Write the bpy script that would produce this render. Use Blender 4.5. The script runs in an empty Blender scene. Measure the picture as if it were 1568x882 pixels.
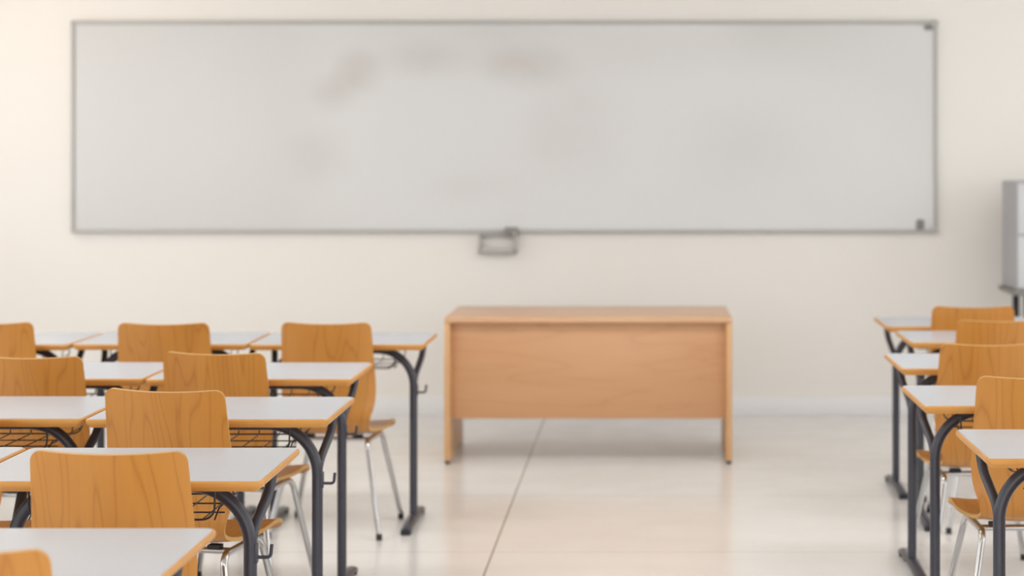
import bpy, bmesh, math, random
from mathutils import Vector, Matrix
random.seed(4)
scene = bpy.context.scene
R = math.radians

# ------------------------------------------------------------------ materials
def new_mat(name):
    m = bpy.data.materials.new(name); m.use_nodes = True
    nt = m.node_tree; b = nt.nodes["Principled BSDF"]
    return m, nt, b
def L(nt, a, b): nt.links.new(a, b)
def node(nt, t, **kw):
    n = nt.nodes.new(t)
    for k, v in kw.items(): setattr(n, k, v)
    return n
def mth(nt, op, a, b=None, c=None):
    n = node(nt, "ShaderNodeMath", operation=op)
    for i, v in enumerate((a, b, c)):
        if v is None: continue
        if isinstance(v, (int, float)): n.inputs[i].default_value = v
        else: L(nt, v, n.inputs[i])
    return n.outputs[0]
def mixc(nt, fac, a, b):
    n = node(nt, "ShaderNodeMix", data_type='RGBA')
    for inp, v in ((n.inputs[0], fac), (n.inputs[6], a), (n.inputs[7], b)):
        if isinstance(v, (int, float)): inp.default_value = v
        elif isinstance(v, tuple): inp.default_value = (*v, 1) if len(v) == 3 else v
        else: L(nt, v, inp)
    return n.outputs[2]
def s2l(r, g, b):
    f = lambda c: (c/255/12.92) if c/255 <= .04045 else ((c/255+.055)/1.055)**2.4
    return (f(r), f(g), f(b))

def plain(name, col, rough=.5, metal=0., spec=.5, noise=0.0):
    m, nt, b = new_mat(name)
    b.inputs["Roughness"].default_value = rough
    b.inputs["Metallic"].default_value = metal
    b.inputs["Specular IOR Level"].default_value = spec
    tc = node(nt, "ShaderNodeTexCoord"); nz = node(nt, "ShaderNodeTexNoise")
    nz.inputs["Scale"].default_value = 6; nz.inputs["Detail"].default_value = 3
    L(nt, tc.outputs["Object"], nz.inputs["Vector"])
    d = tuple(max(0, c*(1-noise)) for c in col)
    L(nt, mixc(nt, nz.outputs[0], col, d), b.inputs["Base Color"])
    return m

def wood(name, light, dark, line, rough=.35, uv=False, axis='Z', freq=9, linefac=.6, across=7.0, along=.9):
    m, nt, b = new_mat(name)
    tc = node(nt, "ShaderNodeTexCoord"); oi = node(nt, "ShaderNodeObjectInfo")
    src = tc.outputs["UV"] if uv else tc.outputs["Object"]
    off = node(nt, "ShaderNodeVectorMath", operation='MULTIPLY_ADD')
    comb = node(nt, "ShaderNodeCombineXYZ")
    for i in range(3): L(nt, oi.outputs["Random"], comb.inputs[i])
    off.inputs[1].default_value = (13.7, 7.3, 5.1); 
    L(nt, comb.outputs[0], off.inputs[0]); L(nt, src, off.inputs[2])
    def mp(sc):
        n = node(nt, "ShaderNodeMapping"); n.inputs["Scale"].default_value = sc
        L(nt, off.outputs[0], n.inputs[0]); return n.outputs[0]
    def scv(ac, al):
        if uv: return (ac, al, 1)
        return {'Z': (ac, ac, al), 'X': (al, ac, ac), 'Y': (ac, al, ac)}[axis]
    n1 = node(nt, "ShaderNodeTexNoise"); n1.inputs["Scale"].default_value = 1.0; n1.inputs["Detail"].default_value = 1.5
    L(nt, mp(scv(across, along)), n1.inputs["Vector"])
    band = mth(nt, 'PINGPONG', mth(nt, 'MULTIPLY', n1.outputs[0], freq), .5)
    ln = mth(nt, 'POWER', mth(nt, 'MULTIPLY', band, 2.0), 6.0)
    n2 = node(nt, "ShaderNodeTexNoise"); n2.inputs["Scale"].default_value = 1.0; n2.inputs["Detail"].default_value = 3
    L(nt, mp(scv(150, 6)), n2.inputs["Vector"])
    n3 = node(nt, "ShaderNodeTexNoise"); n3.inputs["Scale"].default_value = 1.0; n3.inputs["Detail"].default_value = 2
    L(nt, mp(scv(9, 1.5)), n3.inputs["Vector"])
    c = mixc(nt, n3.outputs[0], light, dark)
    c = mixc(nt, mth(nt, 'MULTIPLY', ln, linefac), c, line)
    c = mixc(nt, mth(nt, 'MULTIPLY', n2.outputs[0], .45), c, dark)
    L(nt, c, b.inputs["Base Color"])
    b.inputs["Roughness"].default_value = rough
    return m

M_chair = wood("chair_plywood", s2l(212,153,76), s2l(184,119,46), s2l(148,88,32), rough=.33, uv=True, across=9, along=1.0, freq=12, linefac=.5)
M_ply = plain("plywood_edge", s2l(212,166,100), .5, noise=.25)
M_edge = wood("table_edge_beech", s2l(224,168,92), s2l(202,140,64), s2l(176,108,46), rough=.4, axis='X', linefac=.3)
M_desk = wood("desk_beech_laminate", s2l(214,168,126), s2l(202,151,109), s2l(180,126,86), rough=.38, axis='X', across=9, along=1.2, freq=5, linefac=.3)
M_desktop = wood("desk_beech_top", s2l(222,182,146), s2l(212,168,130), s2l(194,146,108), rough=.3, axis='X', across=9, along=1.2, freq=5, linefac=.2)
M_deskside = wood("desk_beech_edge", s2l(224,180,132), s2l(212,164,114), s2l(194,140,96), rough=.4, axis='Z', linefac=.2)
M_top = plain("table_laminate_white", s2l(192,197,206), .26, noise=.03)
M_tube = plain("tube_grey_enamel", s2l(60,61,72), .33, noise=.1)
M_chrome = plain("chrome", (.60,.61,.62), .16, metal=1.0, noise=.1)
M_wire = plain("wire_black", (.015,.015,.018), .4, noise=.2)
M_black = plain("black_plastic", (.02,.02,.022), .5, noise=.2)
M_alu = plain("aluminium_frame", s2l(184,183,180), .4, metal=.0, noise=.1)
M_darkgrey = plain("grey_plastic_cap", s2l(135,132,128), .5, noise=.1)
M_cab = plain("cabinet_grey", s2l(206,208,212), .45, noise=.05)
M_cabd = plain("cabinet_trim_grey", s2l(176,177,180), .45, noise=.05)
M_ceil = plain("ceiling_plaster", s2l(224,215,202), .8, noise=.03)
M_sidewall = plain("sidewall_plaster", s2l(233,231,228), .7, noise=.03)
M_base = plain("skirting_tile", s2l(236,236,238), .25, noise=.05)
M_frame = plain("window_frame_white", s2l(225,225,225), .4, noise=.03)

# wall plaster
def wall_mat():
    m, nt, b = new_mat("wall_plaster")
    tc = node(nt, "ShaderNodeTexCoord"); nz = node(nt, "ShaderNodeTexNoise")
    nz.inputs["Scale"].default_value = .8; nz.inputs["Detail"].default_value = 4
    L(nt, tc.outputs["Object"], nz.inputs["Vector"])
    L(nt, mixc(nt, nz.outputs[0], s2l(238,235,231), s2l(233,229,224)), b.inputs["Base Color"])
    b.inputs["Roughness"].default_value = .6
    n2 = node(nt, "ShaderNodeTexNoise"); n2.inputs["Scale"].default_value = 90
    L(nt, tc.outputs["Object"], n2.inputs["Vector"])
    bp = node(nt, "ShaderNodeBump"); bp.inputs["Strength"].default_value = .05
    L(nt, n2.outputs[0], bp.inputs["Height"]); L(nt, bp.outputs[0], b.inputs["Normal"])
    return m
M_wall = wall_mat()

def board_mat():
    m, nt, b = new_mat("whiteboard_enamel")
    tc = node(nt, "ShaderNodeTexCoord")
    col = s2l(206,206,206)
    acc = None
    # wiped-marker smudges (object space metres: x, z)
    for (x, z, rx, rz, s) in [(-1.70,2.02,.2,.2,.5),(-1.84,1.90,.2,.16,.35),(-.72,2.06,.38,.18,.42),(-1.95,1.52,.3,.24,.22),(-.45,1.65,.5,.45,.22),(-1.3,2.1,.4,.16,.25),(-1.0,1.35,.5,.15,.12)]:
        v = node(nt, "ShaderNodeMapping"); v.vector_type = 'POINT'
        v.inputs["Location"].default_value = (-x/rx, 0, -z/rz); v.inputs["Scale"].default_value = (1/rx, 0, 1/rz)
        L(nt, tc.outputs["Object"], v.inputs[0])
        ln = node(nt, "ShaderNodeVectorMath", operation='LENGTH'); L(nt, v.outputs[0], ln.inputs[0])
        mr = node(nt, "ShaderNodeMapRange"); mr.interpolation_type = 'SMOOTHSTEP'
        mr.inputs[1].default_value = 1.0; mr.inputs[2].default_value = 0.0
        mr.inputs[3].default_value = 0; mr.inputs[4].default_value = s
        L(nt, ln.outputs["Value"], mr.inputs[0])
        acc = mr.outputs[0] if acc is None else mth(nt, 'ADD', acc, mr.outputs[0])
    nz = node(nt, "ShaderNodeTexNoise"); nz.inputs["Scale"].default_value = 3.5; nz.inputs["Detail"].default_value = 4
    L(nt, tc.outputs["Object"], nz.inputs["Vector"])
    f = mth(nt, 'MULTIPLY', acc, nz.outputs[0])
    L(nt, mixc(nt, f, col, s2l(140,118,92)), b.inputs["Base Color"])
    b.inputs["Roughness"].default_value = .22
    b.inputs["Specular IOR Level"].default_value = .8
    # the enamel sheet is very slightly bowed -> wavy reflections
    nb = node(nt, "ShaderNodeTexNoise"); nb.inputs["Scale"].default_value = .9; nb.inputs["Detail"].default_value = 0
    L(nt, tc.outputs["Object"], nb.inputs["Vector"])
    bp = node(nt, "ShaderNodeBump"); bp.inputs["Strength"].default_value = .4; bp.inputs["Distance"].default_value = .15
    L(nt, nb.outputs[0], bp.inputs["Height"]); L(nt, bp.outputs[0], b.inputs["Normal"])
    return m
M_board = board_mat()

def floor_mat():
    m, nt, b = new_mat("floor_tile_cream")
    tc = node(nt, "ShaderNodeTexCoord"); sp = node(nt, "ShaderNodeSeparateXYZ")
    L(nt, tc.outputs["Object"], sp.inputs[0])
    def line(sock, off, period, w):
        a = mth(nt, 'ADD', sock, -off)
        p = mth(nt, 'ABSOLUTE', mth(nt, 'SUBTRACT', mth(nt, 'FRACT', mth(nt, 'ADD', mth(nt, 'DIVIDE', a, period), .5)), .5))
        return mth(nt, 'LESS_THAN', mth(nt, 'MULTIPLY', p, period), w)
    lx = line(sp.outputs[0], -.595, 3.0, .004)
    ly = line(sp.outputs[1], 7.33, 1.2, .004)
    lx2 = line(sp.outputs[0], -.595, .6, .0015)
    nz = node(nt, "ShaderNodeTexNoise"); nz.inputs["Scale"].default_value = 1.6; nz.inputs["Detail"].default_value = 6
    mp = node(nt, "ShaderNodeMapping"); mp.inputs["Scale"].default_value = (.8, 2.2, 1)
    L(nt, tc.outputs["Object"], mp.inputs[0]); L(nt, mp.outputs[0], nz.inputs["Vector"])
    c = mixc(nt, nz.outputs[0], s2l(235,235,235), s2l(222,220,217))
    # specks
    vz = node(nt, "ShaderNodeTexVoronoi"); vz.inputs["Scale"].default_value = 3.0
    L(nt, tc.outputs["Object"], vz.inputs["Vector"])
    sk = mth(nt, 'LESS_THAN', vz.outputs["Distance"], .02)
    c = mixc(nt, mth(nt, 'MULTIPLY', sk, .35), c, s2l(130,110,90))
    c = mixc(nt, mth(nt, 'MULTIPLY', ly, .45), c, s2l(160,142,120))
    c = mixc(nt, mth(nt, 'MULTIPLY', lx2, .06), c, s2l(170,150,125))
    c = mixc(nt, mth(nt, 'MULTIPLY', lx, .8), c, s2l(122,112,98))
    L(nt, c, b.inputs["Base Color"])
    n3 = node(nt, "ShaderNodeTexNoise"); n3.inputs["Scale"].default_value = 5
    L(nt, tc.outputs["Object"], n3.inputs["Vector"])
    L(nt, mth(nt, 'MULTIPLY_ADD', n3.outputs[0], .15, .12), b.inputs["Roughness"])
    b.inputs["Specular IOR Level"].default_value = .6
    return m
M_floor = floor_mat()

# ------------------------------------------------------------------ mesh builder
class MB:
    def __init__(s): s.v=[]; s.f=[]; s.m=[]; s.uv=[]; s.mats=[]
    def mi(s, mat):
        if mat not in s.mats: s.mats.append(mat)
        return s.mats.index(mat)
    def add(s, verts, faces, mat, uvs=None):
        o=len(s.v); k=s.mi(mat); s.v += [tuple(p) for p in verts]
        for i,f in enumerate(faces):
            s.f.append([a+o for a in f]); s.m.append(k); s.uv.append(uvs[i] if uvs else None)
    def box(s, c, size, mat, bev=.003, seg=2, rot=None):
        bm=bmesh.new(); bmesh.ops.create_cube(bm, size=1)
        bmesh.ops.scale(bm, vec=size, verts=bm.verts)
        if bev>0: bmesh.ops.bevel(bm, geom=bm.edges[:], offset=bev, segments=seg, profile=.5, affect='EDGES')
        if rot is not None: bmesh.ops.rotate(bm, verts=bm.verts, matrix=rot)
        bmesh.ops.translate(bm, vec=c, verts=bm.verts)
        bm.verts.index_update()
        s.add([v.co[:] for v in bm.verts], [[v.index for v in f.verts] for f in bm.faces], mat); bm.free()
    def span(s, x0,x1,y0,y1,z0,z1, mat, bev=.003):
        s.box(((x0+x1)/2,(y0+y1)/2,(z0+z1)/2),(x1-x0,y1-y0,z1-z0),mat,bev)
    def tube(s, pts, r, mat, n=12, flat=None):
        pts=[Vector(p) for p in pts]; m=len(pts)
        tang=[]
        for i in range(m):
            a=pts[max(i-1,0)]; b=pts[min(i+1,m-1)]; tang.append((b-a).normalized())
        up=Vector((0,0,1)) if abs(tang[0].z)<.9 else Vector((0,1,0))
        nrm=(up-tang[0]*up.dot(tang[0])).normalized()
        V=[];F=[]
        for i in range(m):
            if i:
                q=tang[i-1].rotation_difference(tang[i]); nrm=q@nrm
                nrm=(nrm-tang[i]*nrm.dot(tang[i])).normalized()
            bn=tang[i].cross(nrm)
            for k in range(n):
                a=2*math.pi*k/n
                V.append(pts[i]+nrm*(r*(flat or 1)*math.cos(a))+bn*(r*math.sin(a)))
        for i in range(m-1):
            for k in range(n):
                F.append([i*n+k,i*n+(k+1)%n,(i+1)*n+(k+1)%n,(i+1)*n+k])
        F.append(list(range(n))[::-1]); F.append([(m-1)*n+k for k in range(n)])
        s.add(V,F,mat)
    def mesh(s, name, sharp=35):
        me=bpy.data.meshes.new(name); me.from_pydata(s.v,[],s.f)
        for m in s.mats: me.materials.append(m)
        uvl=me.uv_layers.new(name="UVMap")
        for p in me.polygons:
            p.material_index=s.m[p.index]; p.use_smooth=True
            u=s.uv[p.index]
            if u:
                for li,c in zip(p.loop_indices,u): uvl.data[li].uv=c
        bm=bmesh.new(); bm.from_mesh(me); bmesh.ops.recalc_face_normals(bm, faces=bm.faces); bm.to_mesh(me); bm.free()
        me.set_sharp_from_angle(angle=R(sharp)); me.update()
        return me

def fillet(pts, r, n=8):
    pts=[Vector(p) for p in pts]; out=[pts[0]]
    rs = r if isinstance(r,(list,tuple)) else [r]*len(pts)
    for i in range(1,len(pts)-1):
        p,a,b=pts[i],pts[i-1],pts[i+1]; da=(a-p).normalized(); db=(b-p).normalized()
        ang=da.angle(db); rr=rs[i]
        d=min(rr/math.tan(ang/2),(a-p).length*.95,(b-p).length*.95); rr=d*math.tan(ang/2)
        c=p+(da+db).normalized()*(rr/math.sin(ang/2)); s0=p+da*d-c; s1=p+db*d-c
        th=s0.angle(s1)
        for k in range(n+1):
            t=k/n; out.append(c+(s0*math.sin((1-t)*th)+s1*math.sin(t*th))/math.sin(th))
    out.append(pts[-1]); return out

def obj(name, me, loc=(0,0,0), rz=0):
    o=bpy.data.objects.new(name, me); o.location=loc; o.rotation_euler=(0,0,rz)
    scene.collection.objects.link(o); return o

# ------------------------------------------------------------------ room
X0,X1,Y0,Y1,ZC=-4.7,4.2,-3.2,11.17,3.15
def roombox(name, a, mat):
    b=MB(); b.span(*a, mat, bev=0); return obj(name,b.mesh(name))
roombox("floor",(X0-.1,X1+.1,Y0,Y1+.1,-.1,0),M_floor)
roombox("ceiling",(X0-.1,X1+.1,Y0,Y1+.1,ZC,ZC+.1),M_ceil)
roombox("wall_front",(X0-.1,X1+.1,Y1,Y1+.1,0,ZC),M_wall)
# side walls with window openings
WZ0,WZ1=.95,2.75
wins=[(1.0,3.6),(4.3,6.9),(7.6,10.4)]
wi=1
for side,xa,xb in (("left",X0-.1,X0),("right",X1,X1+.1)):
    b=MB()
    b.span(xa,xb,Y0,Y1,0,WZ0,M_sidewall,0); b.span(xa,xb,Y0,Y1,WZ1,ZC,M_sidewall,0)
    ys=[Y0]+[v for w_ in wins for v in w_]+[Y1]
    for i in range(0,len(ys),2): b.span(xa,xb,ys[i],ys[i+1],WZ0,WZ1,M_sidewall,0)
    obj("wall_"+side,b.mesh("wall_"+side))
    for (a0,a1) in wins:
        b=MB(); t=.05; xm0,xm1=xa+.02,xb-.02
        b.span(xm0,xm1,a0,a1,WZ0,WZ0+t,M_frame); b.span(xm0,xm1,a0,a1,WZ1-t,WZ1,M_frame)
        for yy in (a0,(a0+a1)/2-t/2,a1-t): b.span(xm0,xm1,yy,yy+t,WZ0,WZ1,M_frame)
        obj("window_%d"%wi,b.mesh("window_%d"%wi)); wi+=1
b=MB(); b.span(X0,X1,Y1-.012,Y1,0,.11,M_base,.003); obj("baseboard_front",b.mesh("baseboard_front"))

# ------------------------------------------------------------------ whiteboard
b=MB()
bx0,bx1,bz0,bz1=-3.386,1.712,1.075,2.325
YW=Y1-.001
b.span(bx0+.01,bx1-.01,YW-.022,YW,bz0+.01,bz1-.01,M_board,0)
fw=.022
b.span(bx0,bx1,YW-.034,YW,bz1-fw,bz1,M_alu,.006)
b.span(bx0,bx1,YW-.038,YW,bz0,bz0+fw,M_alu,.006)
b.span(bx0,bx0+fw,YW-.034,YW,bz0,bz1,M_alu,.006)
b.span(bx1-fw,bx1,YW-.034,YW,bz0,bz1,M_alu,.006)
for z in (bz0+.018,bz1-.018):
    b.box((bx1-.018,YW-.02,z),(.045,.042,.045),M_alu,.01)
b.box((1.66,YW-.03,2.285),(.05,.02,.03),M_darkgrey,.008)
b.box((1.61,YW-.03,1.125),(.045,.02,.06),M_darkgrey,.008)
# eraser holder under the board
hx0,hx1,hz0,hz1=-.985,-.765,.955,1.06
b.span(hx0,hx1,YW-.07,YW-.06,hz0,hz0+.03,M_alu,.003)
b.span(hx0,hx1,YW-.07,YW,hz0,hz0+.008,M_alu,.003)
b.span(hx0,hx0+.012,YW-.07,YW,hz0,hz1,M_alu,.003)
b.span(hx1-.012,hx1,YW-.07,YW,hz0,hz1+.03,M_alu,.003)
b.span(hx0,hx1,YW-.02,YW,hz1-.012,hz1+.016,M_alu,.003)
b.span(hx1-.07,hx1+.01,YW-.06,YW-.03,hz1,hz1+.05,M_darkgrey,.006)
obj("whiteboard",b.mesh("whiteboard"))

# ------------------------------------------------------------------ teacher desk
b=MB(); dx0,dx1,dy0,dy1,dh=-1.005,.425,9.40,10.10,.73
W=dx1-dx0; D=dy1-dy0
b.span(-W/2,W/2,-D/2,D/2,dh-.028,dh,M_desktop,.004)
for sgn in (-1,1):
    xa=sgn*(W/2-.014)
    b.box((xa,0,(.015+dh-.0285)/2),(.028,D-.01,dh-.0285-.015),M_deskside,.002)
    for y in (-D/2+.04,D/2-.04):
        b.box((xa,y,.0078),(.024,.05,.0156),M_black,.003)
b.box((0,-D/2+.06,(.22+dh-.029)/2),(W-.057,.018,dh-.029-.22),M_desk,.001)
obj("teacher_desk",b.mesh("teacher_desk"),((dx0+dx1)/2,(dy0+dy1)/2,0))

# ------------------------------------------------------------------ student table
TW,TD,TH=.715,.52,.765
def rrect(w,d,r,n=4):
    P=[]
    for cx,cy,a0 in ((w/2-r,d/2-r,0),(-w/2+r,d/2-r,90),(-w/2+r,-d/2+r,180),(w/2-r,-d/2+r,270)):
        for k in range(n+1):
            a=R(a0+90*k/n); P.append((cx+r*math.cos(a),cy+r*math.sin(a)))
    return P
def table_mesh():
    b=MB()
    rings=[(.012,TH-.026),(.003,TH-.017),(0,TH-.012),(0,TH-.005),(.004,TH-.001)]
    V=[];n=None
    for ins,z in rings:
        P=rrect(TW-2*ins,TD-2*ins,.022-ins*.8); n=len(P); V+=[(x,y,z) for x,y in P]
    F=[list(range(n))[::-1]]
    for i in range(len(rings)-1):
        for k in range(n): F.append([i*n+k,i*n+(k+1)%n,(i+1)*n+(k+1)%n,(i+1)*n+k])
    F.append([(len(rings)-1)*n+k for k in range(n)])
    b.add(V,F,M_edge)
    V=[]
    for ins,z in ((.0055,TH-.001),(.0065,TH)):
        V+=[(x,y,z) for x,y in rrect(TW-2*ins,TD-2*ins,.018)]
    F=[[k,(k+1)%n,n+(k+1)%n,n+k] for k in range(n)]+[[n+k for k in range(n)]]
    b.add(V,F,M_top)
    lx=TW/2-.065; ly=-.07; zt=TH-.026-.0165
    b.tube(fillet([(-lx,ly,.02),(-lx,ly,zt),(lx,ly,zt),(lx,ly,.02)],.150,14),.0165,M_tube,14)
    for s in (-1,1):
        # rear/outer branch
        b.tube(fillet([(s*lx,ly+.004,.50),(s*lx,ly+.012,.60),(s*(lx+.020),.06,zt-.04),(s*(lx+.026),.08,TH-.026)],.09,8),.0135,M_tube,12)
        b.box((s*(lx+.02),.09,TH-.029),(.05,.07,.006),M_tube,.002)
        b.box((s*(lx-.19),ly,TH-.029),(.06,.05,.006),M_tube,.002)
        # foot
        ft=[(s*lx,-.33,.013),(s*lx,-.31,.019),(s*lx,-.2,.024),(s*lx,ly,.03),(s*lx,.06,.024),(s*lx,.15,.018),(s*lx,.17,.013)]
        b.tube(ft,.022,M_tube,14,flat=.6)
        b.box((s*lx,-.32,.006),(.04,.035,.012),M_black,.004)
        b.box((s*lx,.155,.006),(.04,.035,.012),M_black,.004)
    # bag hook on the right leg
    hz=.545
    b.tube(fillet([(lx,ly,hz+.02),(lx+.02,ly,hz),(lx+.05,ly,hz),(lx+.053,ly,hz+.032)],.01,5),.0045,M_tube,8)
    b.box((lx+.012,ly,hz+.01),(.014,.022,.05),M_tube,.003)
    # wire book basket
    r=.002; bx=.225; y0,y1=-.16,.19; zb=TH-.110; zt2=TH-.04
    b.tube(fillet([(-bx,y0,TH-.027),(-bx,y0,zb),(bx,y0,zb),(bx,y0,TH-.027)],.03,5),.0027,M_wire,8)
    b.tube(fillet([(-bx,y1,TH-.027),(-bx,y1,zb),(bx,y1,zb),(bx,y1,TH-.027)],.03,5),.0025,M_wire,8)
    for k in range(7):
        x=-bx+.03+k*(2*bx-.06)/6
        b.tube(fillet([(x,y0,zb),(x,y1-.01,zb),(x,y1+.03,zt2)],.02,4),r,M_wire,6)
    for yy in (-.05,.07):
        b.tube([(-bx,yy,zb-.003),(bx,yy,zb-.003)],r,M_wire,6)
    for s in (-1,1):
        b.tube(fillet([(s*bx,y0,zb),(s*bx,y0+.05,zb+.02),(s*bx,y1,zb+.02)],.02,4),r,M_wire,6)
    b.tube([(-bx+.03,y1+.03,zt2),(bx-.03,y1+.03,zt2)],r,M_wire,6)
    return b.mesh("student_table")
me_table=table_mesh()
# right-edge X (left group), front Y
def tab(xr, yf, rz=0):
    obj("student_table",me_table,(xr-TW/2, yf+TD/2, 0), R(rz))
GAP=.725
for xr,yf,n in ((-.889,3.41,1),(-.913,4.485,2),(-.930,5.535,2),(-1.016,6.53,2),(-.908,7.72,3)):
    for k in range(n): tab(xr-k*GAP, yf+(.012 if k==1 else 0))
for xl,yf in ((.868,4.82),(.852,5.83),(.922,6.85),(1.09,7.80),(1.082,8.52)):
    tab(xl+TW, yf)

# ------------------------------------------------------------------ chair
def chair_mesh():
    b=MB()
    key=[(-.245,.862,.181),(-.238,.82,.183),(-.226,.75,.186),(-.213,.67,.190),(-.204,.59,.192),(-.197,.52,.185),
         (-.186,.462,.170),(-.157,.424,.160),(-.11,.405,.166),(-.04,.398,.182),(.04,.398,.195),(.11,.405,.200),(.17,.408,.200),(.205,.401,.198),(.232,.384,.194)]
    # catmull-rom resample
    P=[]
    for i in range(len(key)-1):
        p0=key[max(i-1,0)];p1=key[i];p2=key[i+1];p3=key[min(i+2,len(key)-1)]
        N=5
        for k in range(N):
            t=k/N
            P.append(tuple(.5*((2*p1[j])+(-p0[j]+p2[j])*t+(2*p0[j]-5*p1[j]+4*p2[j]-p3[j])*t*t+(-p0[j]+3*p1[j]-3*p2[j]+p3[j])*t**3) for j in range(3)))
    P.append(key[-1])
    s=[0]
    for i in range(1,len(P)): s.append(s[-1]+math.hypot(P[i][0]-P[i-1][0],P[i][1]-P[i-1][1]))
    Ltot=s[-1]
    # resample by arclength with dense ends
    T=[Ltot*q for q in (0,.0015,.004,.008,.014,.022,.032,.044,.06)]
    T+= [Ltot*(.06+.88*k/44) for k in range(1,44)]
    T+= [Ltot-t for t in reversed(T[:9])]
    def at(t):
        for i in range(1,len(s)):
            if s[i]>=t-1e-9:
                q=(t-s[i-1])/(s[i]-s[i-1]); return tuple(P[i-1][j]+(P[i][j]-P[i-1][j])*q for j in range(3))
        return P[-1]
    NU=20; rows=[]
    for t in T:
        y,z,w=at(t)
        for d,r in ((t,.028),(Ltot-t,.05)):
            if d<r: w=w-r+math.sqrt(max(0,r*r-(r-d)**2))
        back=max(0,min(1,(z-.43)/.12)); back=back*back*(3-2*back)
        top=max(0,1-t/(Ltot*.2))
        row=[]
        for k in range(NU+1):
            u=-1+2*k/NU; x=u*w
            q=(x/.19)**2
            yy=y+back*.030*q
            zz=z+(1-back)*(.012*q if t<Ltot*.9 else .012*q*(Ltot-t)/(Ltot*.1)) + top*.009*(q-.5)
            row.append(Vector((x,yy,zz)))
        rows.append(row)
    m=len(rows)
    th=.0115
    nor=[]
    for i in range(m):
        nr=[]
        for k in range(NU+1):
            du=rows[i][min(k+1,NU)]-rows[i][max(k-1,0)]
            dv=rows[min(i+1,m-1)][NU//2]-rows[max(i-1,0)][NU//2]
            nr.append(du.cross(dv).normalized())
        nor.append(nr)
    W_=NU+1
    V=[rows[i][k]+nor[i][k]*th/2 for i in range(m) for k in range(W_)]+[rows[i][k]-nor[i][k]*th/2 for i in range(m) for k in range(W_)]
    o2=m*W_
    uv=lambda i,k:(rows[i][k].x, T[i])
    F=[];U=[]
    for i in range(m-1):
        for k in range(NU):
            q=[(i,k),(i,k+1),(i+1,k+1),(i+1,k)]
            F.append([a*W_+c for a,c in q]); U.append([uv(*z) for z in q])
            F.append([o2+a*W_+c for a,c in reversed(q)]); U.append([uv(*z) for z in reversed(q)])
    b.add(V,F,M_chair,U)
    rim=[(0,k) for k in range(W_)]+[(i,NU) for i in range(1,m)]+[(m-1,k) for k in range(NU-1,-1,-1)]+[(i,0) for i in range(m-2,0,-1)]
    V2=[];F2=[]
    for a,c in rim: V2+= [V[a*W_+c],V[o2+a*W_+c]]
    n=len(rim)
    for i in range(n):
        j=(i+1)%n; F2.append([2*i,2*j,2*j+1,2*i+1])
    b.add(V2,F2,M_ply)
    # chrome legs: one inverted U each side + cross bars
    r=.011; zl=.376
    for sgn in (-1,1):
        b.tube(fillet([(sgn*.225,-.265,.014),(sgn*.150,-.150,zl),(sgn*.150,.135,zl),(sgn*.222,.185,.014)],.05,8),r,M_chrome,12)
        for (x,y) in ((sgn*.225,-.265),(sgn*.222,.185)):
            b.tube([(x,y,0.0),(x,y,.012),(x*.997,y*.99,.024)],.0125,M_black,12)
    b.tube([(-.150,-.09,zl),(.150,-.09,zl)],r*.9,M_chrome,10)
    b.tube([(-.150,.09,zl),(.150,.09,zl)],r*.9,M_chrome,10)
    for sx in (-.1,.1):
        for sy in (-.09,.09):
            b.box((sx,sy,zl+.0125),(.04,.03,.012),M_black,.002)
    return b.mesh("school_chair",40)
me_chair=chair_mesh()
def chair(cx, ytop, rz=0):
    a=R(rz); off=Vector((0,-.235,0)); off.rotate(Matrix.Rotation(a,3,'Z'))
    obj("school_chair",me_chair,(cx-off.x, ytop-off.y, 0), a)
for c in ((-1.205,3.23,0),(-1.229,4.31,-3),(-1.391,5.44,-10),(-1.479,6.45,-9),(-2.07,6.33,-2),(-1.289,7.60,-4),(-1.937,7.58,0),(-2.65,7.60,3),
          (1.455,8.42,0),(1.45,7.72,2),(1.232,6.76,3),(1.190,5.76,1),(1.24,4.62,0),(-2.05,5.40,0)):
    chair(*c)

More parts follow.
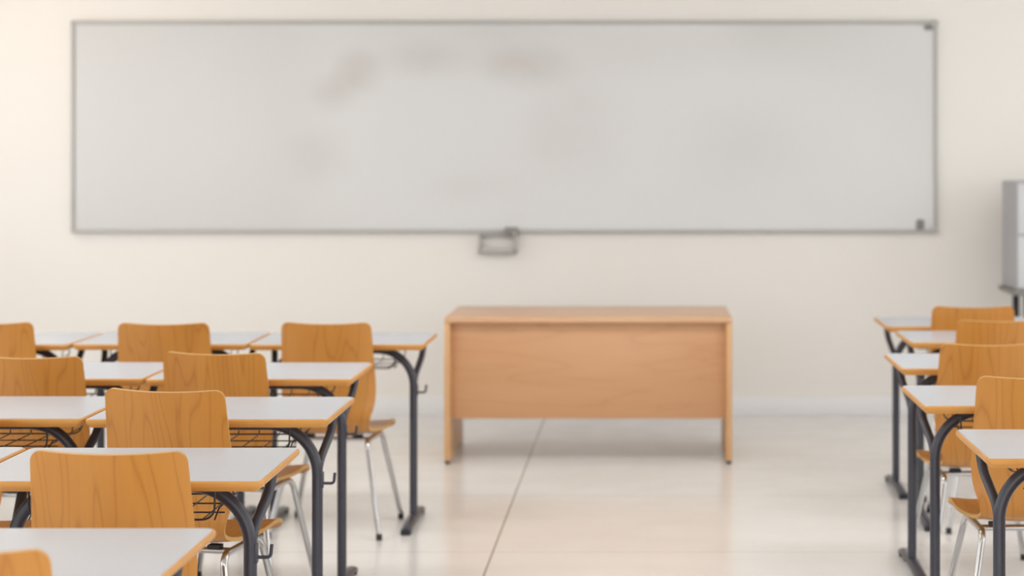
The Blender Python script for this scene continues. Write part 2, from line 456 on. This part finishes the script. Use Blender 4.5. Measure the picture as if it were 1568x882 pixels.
# ------------------------------------------------------------------ av cabinet on trolley
b=MB(); w,d=.62,.42
b.span(0,w,0,d,.79,1.39,M_cabd,.008)
b.span(.008,w-.01,-.010,.0,.80,1.085,M_cab,.003)
b.span(.008,w-.01,-.010,.0,1.10,1.375,M_cab,.003)
b.box((.08,-.018,1.13),(.02,.016,.05),M_black,.003)
b.box((.08,-.018,1.05),(.02,.016,.05),M_black,.003)
b.span(-.02,w+.02,-.02,d+.01,.76,.79,M_darkgrey,.005)
for x in (.07,w-.05):
    for y in (.04,d-.05):
        b.box((x,y,.42),(.035,.035,.68),M_black,.004)
        b.tube([(x-.012,y,.03),(x+.012,y,.03)],.03,M_black,16)
        b.box((x,y,.075),(.03,.03,.04),M_cabd,.003)
b.span(.05,w-.03,.02,d-.03,.20,.225,M_cabd,.004)
obj("av_trolley_cabinet",b.mesh("av_trolley_cabinet"),(2.04,10.45,0))

# ------------------------------------------------------------------ ceiling lamps
def lamp(x,y,power,col=(1,.985,.96),sx=1.2,sy=.6):
    m,nt,bs=M_lampcache
    b=MB(); b.span(-sx/2,sx/2,-sy/2,sy/2,-.05,0,M_ceil,.004)
    b.span(-sx/2+.03,sx/2-.03,-sy/2+.03,sy/2-.03,-.054,-.049,m,0)
    o=obj("ceiling_lamp",b.mesh("ceiling_lamp"),(x,y,ZC))
    ld=bpy.data.lights.new("lamp_light",'AREA'); ld.shape='RECTANGLE'; ld.size=sx-.06; ld.size_y=sy-.06
    ld.energy=power; ld.color=col
    l=bpy.data.objects.new("lamp_light",ld); scene.collection.objects.link(l)
    l.parent=o; l.location=(0,0,-.06)
m,nt,bs=new_mat("lamp_diffuser"); bs.inputs["Emission Color"].default_value=(1,.98,.95,1); bs.inputs["Emission Strength"].default_value=1.0
M_lampcache=(m,nt,bs)
for y,p in ((2.5,12),(7.0,23)):
    for x in (-2.6,0,2.6):
        lamp(x,y,p,(1,.985,.965))
lamp(-3.8,9.9,7,(1,.66,.34))  # extra unseen orange lamp, added to warm the front wall's upper left

world=bpy.data.worlds.new("World"); scene.world=world; world.use_nodes=True
bg=world.node_tree.nodes["Background"]; bg.inputs[0].default_value=(.955,.98,1,1); bg.inputs[1].default_value=2.75

# ------------------------------------------------------------------ camera
cd=bpy.data.cameras.new("camera"); cam=bpy.data.objects.new("camera",cd); scene.collection.objects.link(cam)
cam.location=(0,0,1.54); cam.rotation_euler=(R(90),0,0)
cd.sensor_width=36; cd.lens=2900/1568*36
cd.shift_x=-206/1568; cd.shift_y=-205/1568
cd.dof.use_dof=True; cd.dof.focus_distance=4.9; cd.dof.aperture_fstop=2.6
scene.camera=cam
scene.view_settings.view_transform='Standard'
scene.view_settings.look='None'
scene.view_settings.exposure=0
